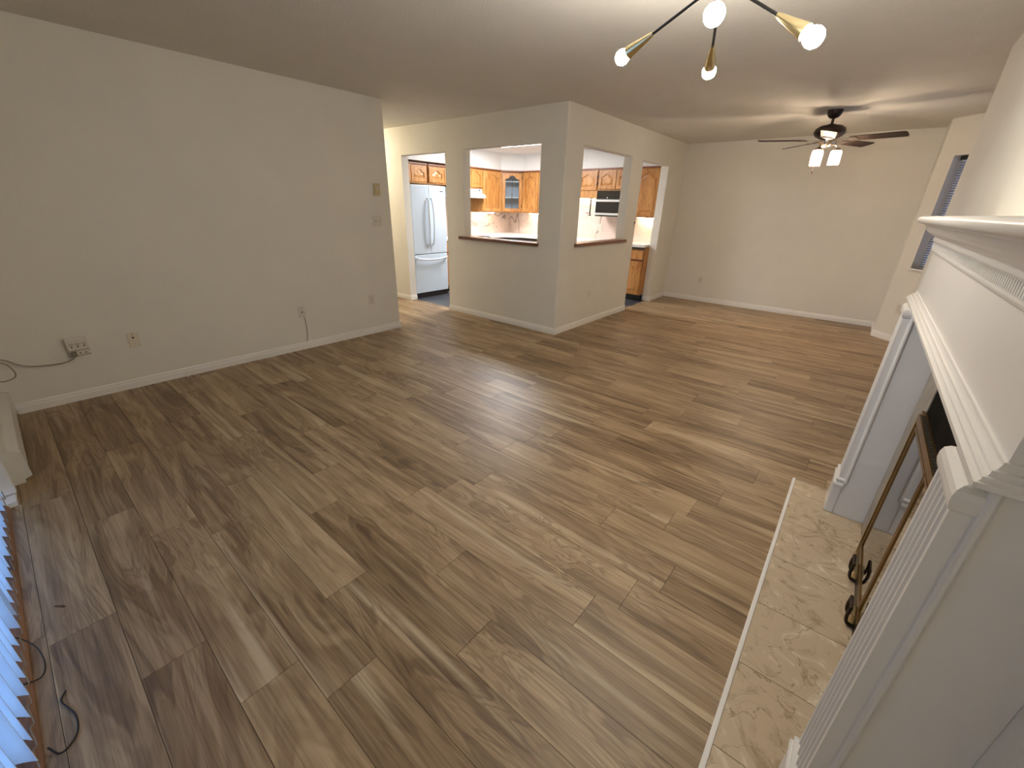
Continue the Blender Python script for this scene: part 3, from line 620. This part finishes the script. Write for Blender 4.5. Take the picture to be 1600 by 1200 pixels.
# ------------------------------------------------------------------ kitchen cabinets
def arch_pts(x0, x1, zb, rise, n=18):
    """cathedral arch from (x0, zb) to (x1, zb)"""
    out = []
    for i in range(n+1):
        t = i/n; s = min(1, max(0, (abs(2*t-1)-0.12)/0.66)); f = 0.5+0.5*math.cos(PI*s)
        out.append((x0+(x1-x0)*t, zb+rise*f))
    return out
def arch_door(parent, x, z, w, h, mat='oak', glass=False, arch=True, hinge=None):
    st = min(0.055, w*0.17); rise = (0.045 if h < 0.5 else 0.06) if arch else 0.0; zt = h-st-rise*0.95
    yf = -0.022
    m = MB()
    m.box(x, x+st, yf, -0.002, z, z+h); m.box(x+w-st, x+w, yf, -0.002, z, z+h); m.box(x+st, x+w-st, yf, -0.002, z, z+st)
    ap = arch_pts(x+st, x+w-st, z+zt, rise)
    m.prism([(x+w-st, z+h), (x+st, z+h)] + ap, yf, -0.002, 'y')
    if not glass: m.box(x+st, x+w-st, -0.0075, -0.002, z+st, z+h-st*0.7)
    d = m.build('door', mat, parent, bevel=0.002)
    if glass:
        MB().prism([(x+w-st, z+st), (x+w-st, z+zt)] + ap[::-1] + [(x+st, z+st)], -0.012, -0.009, 'y').build('pane', 'cab_pane', d)
    else:
        g = 0.011
        def outline(q): return [(x+w-st-q, z+st+q), (x+w-st-q, z+zt-q)] + arch_pts(x+st+q, x+w-st-q, z+zt-q, rise)[::-1] + [(x+st+q, z+st+q)]
        a, b = outline(g), outline(g+0.028); n = len(a)
        vs = [(p[0], -0.0078, p[1]) for p in a] + [(p[0], -0.0105, p[1]) for p in a] + [(p[0], -0.018, p[1]) for p in b]
        fs = [tuple(range(2*n, 3*n))]
        for L0 in (0, n):
            for i in range(n): fs.append((L0+i, L0+(i+1) % n, L0+n+(i+1) % n, L0+n+i))
        MB().add(vs, fs).build('panel', mat, d)
    if hinge is not None:
        hxp = x-0.006 if hinge == 'l' else x+w-0.006
        for zz in (0.07, h-0.12): B(hxp, hxp+0.012, -0.026, -0.0225, z+zz, z+zz+0.05).build('hinge', 'bronze', d)
    return d
def upper(name, label, loc, rz, w, z0, z1, doors, depth=0.315, mat='oak', hinges=None, group='oak wall cabinets', valance=0.0):
    c = thing(name, label, 'cabinet', (loc[0], loc[1], z0), rz, group)
    h = z1-z0
    B(0, w, 0, depth, 0, h).build('body', 'oak_shade' if mat == 'dark' else 'oak', c)
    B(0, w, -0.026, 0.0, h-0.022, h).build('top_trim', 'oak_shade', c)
    n = doors; dw = (w-0.012*(n+1))/n
    for i in range(n): arch_door(c, 0.012+i*(dw+0.012), 0.022+valance, dw, h-0.062-valance, hinge=(hinges[i] if hinges else None))
    return c
ZU0, ZU1 = 1.33, 2.09
RX, BY = -6.0, 7.15        # fronts of left run and back run
# left run (faces +X): local x runs towards +Y
upper('wall_cabinet', 'oak cabinet above the left door of the fridge', (RX, 4.30), LW, 0.66, 1.76, 2.055, 2)
upper('wall_cabinet', 'oak cabinet above the right door of the fridge', (RX, 4.985), LW, 0.70, 1.76, 2.055, 2)
upper('wall_cabinet', 'short oak cabinet directly above the range hood', (RX, 5.69), LW, 0.585, 1.735, ZU1, 2)
upper('wall_cabinet', 'tall oak wall cabinet between range hood and glass corner cabinet', (RX, 6.28), LW, 0.535, ZU0, ZU1, 1)
# diagonal glass corner cabinet
gx0, gy0, gx1, gy1 = RX, 6.82, -5.70, BY
ga = math.atan2(gy1-gy0, gx1-gx0); gw = math.hypot(gx1-gx0, gy1-gy0)
gc = thing('glass_corner_cabinet', 'diagonal oak corner cabinet with arched glass door', 'cabinet', (gx0, gy0, ZU0), ga, 'oak wall cabinets')
hh = ZU1-ZU0
m = MB(); m.box(0, 0.025, 0, 0.02, 0, hh); m.box(gw-0.025, gw, 0, 0.02, 0, hh); m.box(0.025, gw-0.025, 0, 0.02, 0, 0.02); m.box(0.025, gw-0.025, 0, 0.02, hh-0.03, hh); m.build('face_frame', 'oak', gc)
m = MB(); m.box(0.0, gw, 0.27, 0.28, 0, hh); m.box(-0.01, 0.0, 0.02, 0.28, 0, hh); m.box(gw, gw+0.01, 0.02, 0.28, 0, hh); m.box(0, gw, 0.02, 0.27, 0, 0.01); m.box(0, gw, 0.02, 0.27, hh-0.01, hh); m.build('interior', 'cab_inside', gc)
for z in (0.27, 0.56): B(0.01, gw-0.01, 0.025, 0.265, z, z+0.018).build('shelf', 'kitchen_white', gc)
B(0, gw, -0.026, 0.0, hh-0.022, hh).build('top_trim', 'oak_shade', gc)
gd = arch_door(gc, 0.03, 0.022, gw-0.06, hh-0.062, glass=True, hinge='r')
# leaded tulip motif on the pane
cx = gw/2
m = MB()
for s in (-1, 1):
    m.tube(smooth_path([(cx, -0.0135, 0.10), (cx+s*0.035, -0.0135, 0.17), (cx+s*0.03, -0.0135, 0.24), (cx, -0.0135, 0.30), (cx-s*0.012, -0.0135, 0.36)], 6), 0.0022, 5)
m.tube([(cx, -0.0135, 0.08), (cx, -0.0135, 0.62)], 0.0022, 5)
m.build('leading', 'bronze', gd)
# back run (faces -Y)
upper('wall_cabinet', 'oak wall cabinet right of the glass corner cabinet', (-5.695, BY), 0, 0.77, ZU0, ZU1, 2)
upper('wall_cabinet', 'short oak wall cabinet left of the microwave', (-4.80, BY), 0, 0.775, 1.62, ZU1, 2, hinges=('l', 'r'), valance=0.10)
upper('wall_cabinet', 'short oak wall cabinet above the microwave', (-4.02, BY), 0, 0.69, 1.737, ZU1, 2, hinges=('l', 'r'))
upper('wall_cabinet', 'tall oak wall cabinet seen through the dining doorway', (-3.325, BY), 0, 0.44, ZU0, ZU1, 1)
# soffit above the cabinets
struct(MB().prism([(-6.32, 4.29), (RX, 4.29), (RX, 6.82), (-5.70, BY), (-2.88, BY), (-2.88, 7.47), (-6.32, 7.47)], ZU1, 2.385).build('wall_soffit', 'kitchen_white'), 'white soffit above the kitchen cabinets', 'soffit')
# base cabinets and worktop
def base(name, label, loc, rz, w, doors, depth=0.58, drawer=True):
    c = thing(name, label, 'cabinet', (loc[0], loc[1], 0), rz, 'oak base cabinets')
    B(0, w, 0.0, depth, 0.10, 0.865).build('body', 'oak', c)
    B(0.0, w, 0.06, 0.08, 0.0, 0.10).build('toe_kick', 'black', c)
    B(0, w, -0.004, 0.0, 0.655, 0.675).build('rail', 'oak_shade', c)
    n = doors; dw = (w-0.012*(n+1))/n
    for i in range(n):
        arch_door(c, 0.012+i*(dw+0.012), 0.11, dw, 0.54)
        B(0.012+i*(dw+0.012), 0.012+i*(dw+0.012)+dw, -0.020, -0.001, 0.685, 0.825).build('drawer', 'oak', c, bevel=0.003)
    return c
base('base_cabinet', 'oak base cabinet with drawer seen through the dining doorway', (-3.33, 6.87), 0, 0.445, 1)
base('base_cabinet', 'oak base cabinet run along the kitchen back wall', (-5.10, 6.87), 0, 1.76, 4)
base('base_cabinet', 'oak base cabinet between fridge and range', (-5.72, 5.02), LW, 0.40, 1)
base('base_cabinet', 'oak base cabinet in the corner past the range', (-5.72, 6.20), LW, 0.60, 1)
m = MB(); m.prism([(-6.30, 6.19), (-5.69, 6.19), (-5.69, 6.58), (-5.42, 6.84), (-2.885, 6.84), (-2.885, 7.465), (-6.315, 7.465), (-6.315, 6.19)], 0.878, 0.918)
wt = tag(m.build('worktop', 'counter', bevel=0.003), 'white worktop running round the kitchen corner to the dining doorway', 'worktop')
MB().prism([(-5.70, 6.20), (-5.69, 6.20), (-5.69, 6.585), (-5.42, 6.845), (-2.885, 6.845), (-2.885, 6.86), (-5.43, 6.86), (-5.70, 6.60)], 0.845, 0.878).build('front_edge', 'bronze', wt)
tag(B(-6.315, -5.69, 5.005, 5.425, 0.878, 0.918).build('worktop', 'counter', bevel=0.003), 'small white worktop between fridge and range', 'worktop')
# backsplashes
tag(B(-6.319, -6.312, 5.005, 7.46, 0.92, 1.32).box(-6.319, -6.312, 5.43, 6.18, 1.32, 1.56).build('backsplash', 'splash'), 'pink veined marble backsplash behind the range', 'backsplash')
tag(MB().box(-6.31, -2.885, 7.462, 7.469, 0.92, 1.325).box(-4.92, -3.33, 7.462, 7.469, 1.325, 1.615).build('backsplash', 'splash'), 'pink veined marble backsplash along the kitchen back wall', 'backsplash')
plate_at('power_outlet', 'white outlet on the marble backsplash below the microwave', 'outlet', (-4.06, 7.461, 1.12), 0, 0.075, 0.12, 'plate', duplex())
plate_at('power_outlet', 'white outlet on the marble backsplash right of the corner', 'outlet', (-5.42, 7.461, 1.14), 0, 0.075, 0.12, 'plate', duplex())
plate_at('power_outlet', 'white outlet on the backsplash next to the range hood', 'outlet', (-6.311, 6.72, 1.14), LW, 0.075, 0.12, 'plate', duplex())
# under-cabinet light strips
def strip(label, x0, x1, y0, y1, z):
    s = tag(B(x0, x1, y0, y1, z-0.018, z-0.008).build('light_strip', 'under_strip'), label, 'light', 'under-cabinet light strips')
    B(x0-0.003, x1+0.003, y0-0.003, y1+0.003, z-0.008, z-0.001).build('housing', 'trim', s)
strip('glowing light strip under the cabinet past the range hood', -6.20, -6.16, 6.32, 6.80, ZU0)
strip('glowing light strip under the cabinet right of the corner', -5.66, -4.95, 7.33, 7.37, ZU0)
strip('glowing light strip under the cabinets left of the microwave', -4.75, -4.20, 7.38, 7.41, 1.62)
strip('glowing light strip under the cabinet beyond the dining doorway', -3.30, -2.92, 7.33, 7.37, ZU0)

# refrigerator (faces +X)
fr = thing('refrigerator', 'tall white refrigerator with double doors and bottom freezer', 'refrigerator', (-5.60, 4.305, 0), LW)
FW_, FH = 0.69, 1.715
B(0.005, FW_-0.005, 0.065, 0.70, 0.07, FH-0.01).build('body', 'appliance', fr, bevel=0.004)
B(0.01, FW_-0.01, 0.012, 0.66, 0.0, 0.068).build('kick_grille', 'black', fr)
half = FW_/2
for a, b, hx_ in ((0.0, half-0.002, half-0.035), (half+0.002, FW_, half+0.035)):
    d = B(a, b, 0.0, 0.058, 0.70, FH).build('door', 'appliance', fr, bevel=0.008)
    s = -1 if a == 0 else 1
    MB().tube(smooth_path([(hx_, 0.0, 0.84), (hx_, -0.030, 0.86), (hx_+s*0.008, -0.050, 1.0), (hx_+s*0.010, -0.055, 1.18), (hx_+s*0.008, -0.050, 1.36), (hx_, -0.030, 1.51), (hx_, 0.0, 1.53)]), 0.013, 10).build('handle', 'handle_white', d, True)
    if s == 1: B(FW_-0.115, FW_-0.045, -0.0012, 0.001, FH-0.085, FH-0.072).build('badge', 'gap', d)
d = B(0, FW_, 0.0, 0.058, 0.078, 0.69).build('freezer_drawer', 'appliance', fr, bevel=0.008)
MB().tube(smooth_path([(0.03, 0.0, 0.635), (0.05, -0.035, 0.632), (0.18, -0.05, 0.615), (half, -0.055, 0.608), (FW_-0.18, -0.05, 0.615), (FW_-0.05, -0.035, 0.632), (FW_-0.03, 0.0, 0.635)]), 0.014, 10).build('handle', 'handle_white', d, True)
# range and hood
rg = thing('kitchen_range', 'white range under the hood past the fridge', 'stove', (-5.70, 5.43, 0), LW)
B(0, 0.755, 0.0, 0.61, 0.04, 0.905).build('body', 'appliance', rg, bevel=0.004)
B(0.02, 0.735, -0.03, -0.001, 0.20, 0.72).build('oven_door', 'black_gloss', rg, bevel=0.004)
MB().tube([(0.06, -0.055, 0.69), (0.695, -0.055, 0.69)], 0.011, 8).build('oven_handle', 'steel', rg, True)
B(0.01, 0.745, -0.02, 0.0, 0.79, 0.90).build('control_panel', 'black_gloss', rg)
B(0.01, 0.745, 0.01, 0.60, 0.905, 0.918).build('cooktop', 'black_gloss', rg)
hd = thing('range_hood', 'white slim range hood under the short oak cabinet', 'range hood', (-6.0, 5.47, 1.575), LW)
MB().prism([(0.31, 0.0), (0.31, 0.155), (-0.005, 0.155), (-0.03, 0.075), (-0.11, 0.05), (-0.11, 0.0)], 0, 0.80, 'x').build('canopy', 'appliance', hd, bevel=0.003)
B(0.71, 0.75, -0.016, 0.0, 0.115, 0.145).build('switch', 'black', hd)
# microwave hung under the cabinets
mw = thing('microwave', 'stainless microwave with black screen hung under oak cabinets', 'microwave', (-4.01, 7.10, 1.335), 0)
MW = 0.66
B(0, MW, 0.015, 0.34, 0.02, 0.28).build('body', 'black', mw)
m = MB(); m.box(0.0, MW, -0.02, 0.014, 0.01, 0.045); m.box(0, MW, -0.02, 0.014, 0.225, 0.26); m.box(0, 0.02, -0.02, 0.014, 0.045, 0.225); m.box(MW-0.02, MW, -0.02, 0.014, 0.045, 0.225); m.build('door_frame', 'steel', mw)
B(0.02, MW-0.02, -0.012, 0.012, 0.045, 0.225).build('door_window', 'black_gloss', mw)
B(0.0, MW, 0.02, 0.30, -0.012, 0.02).build('base', 'black', mw)
B(0.01, MW-0.01, 0.02, 0.34, 0.281, 0.398).build('vent_panel', 'black_gloss', mw)
B(0.20, 0.22, 0.012, 0.02, 0.285, 0.30).build('badge', 'steel', mw)
# paper towel bar
pt = thing('towel_holder', 'black T-shaped paper towel holder hanging left of the microwave', 'towel holder', (-4.16, 7.19, 1.62))
B(-0.035, 0.035, -0.03, 0.03, -0.012, -0.001).build('mount', 'black', pt, bevel=0.002)
MB().tube([(0, 0, -0.01), (0, 0, -0.285)], 0.012, 10).build('rod', 'black', pt, True)
MB().lathe([(0, -0.295), (0.03, -0.293), (0.03, -0.283), (0, -0.281)], 16).build('stop', 'black', pt, True)
# kitchen ceiling lamp
kl = thing('ceiling_light', 'white flush ceiling light panel in the kitchen', 'light', (-4.90, 5.775, 2.385))
B(-0.44, 0.44, -0.31, 0.31, -0.010, -0.001).build('frame', 'trim', kl)
B(-0.41, 0.41, -0.28, 0.28, -0.024, -0.010).build('diffuser', 'kitchen_lamp', kl)
# hallway lamp
hl = thing('ceiling_light', 'round flush lamp on the hallway ceiling', 'light', (-6.35, 3.6, ZC))
MB().lathe([(0.0, -0.001), (0.14, -0.001), (0.14, -0.02), (0.0, -0.02)], 28).build('base', 'brass', hl, True)
MB().lathe([(0.0, -0.085), (0.05, -0.08), (0.10, -0.06), (0.125, -0.03), (0.13, -0.02), (0.0, -0.02)], 28).build('diffuser', 'hall_lamp', hl, True)
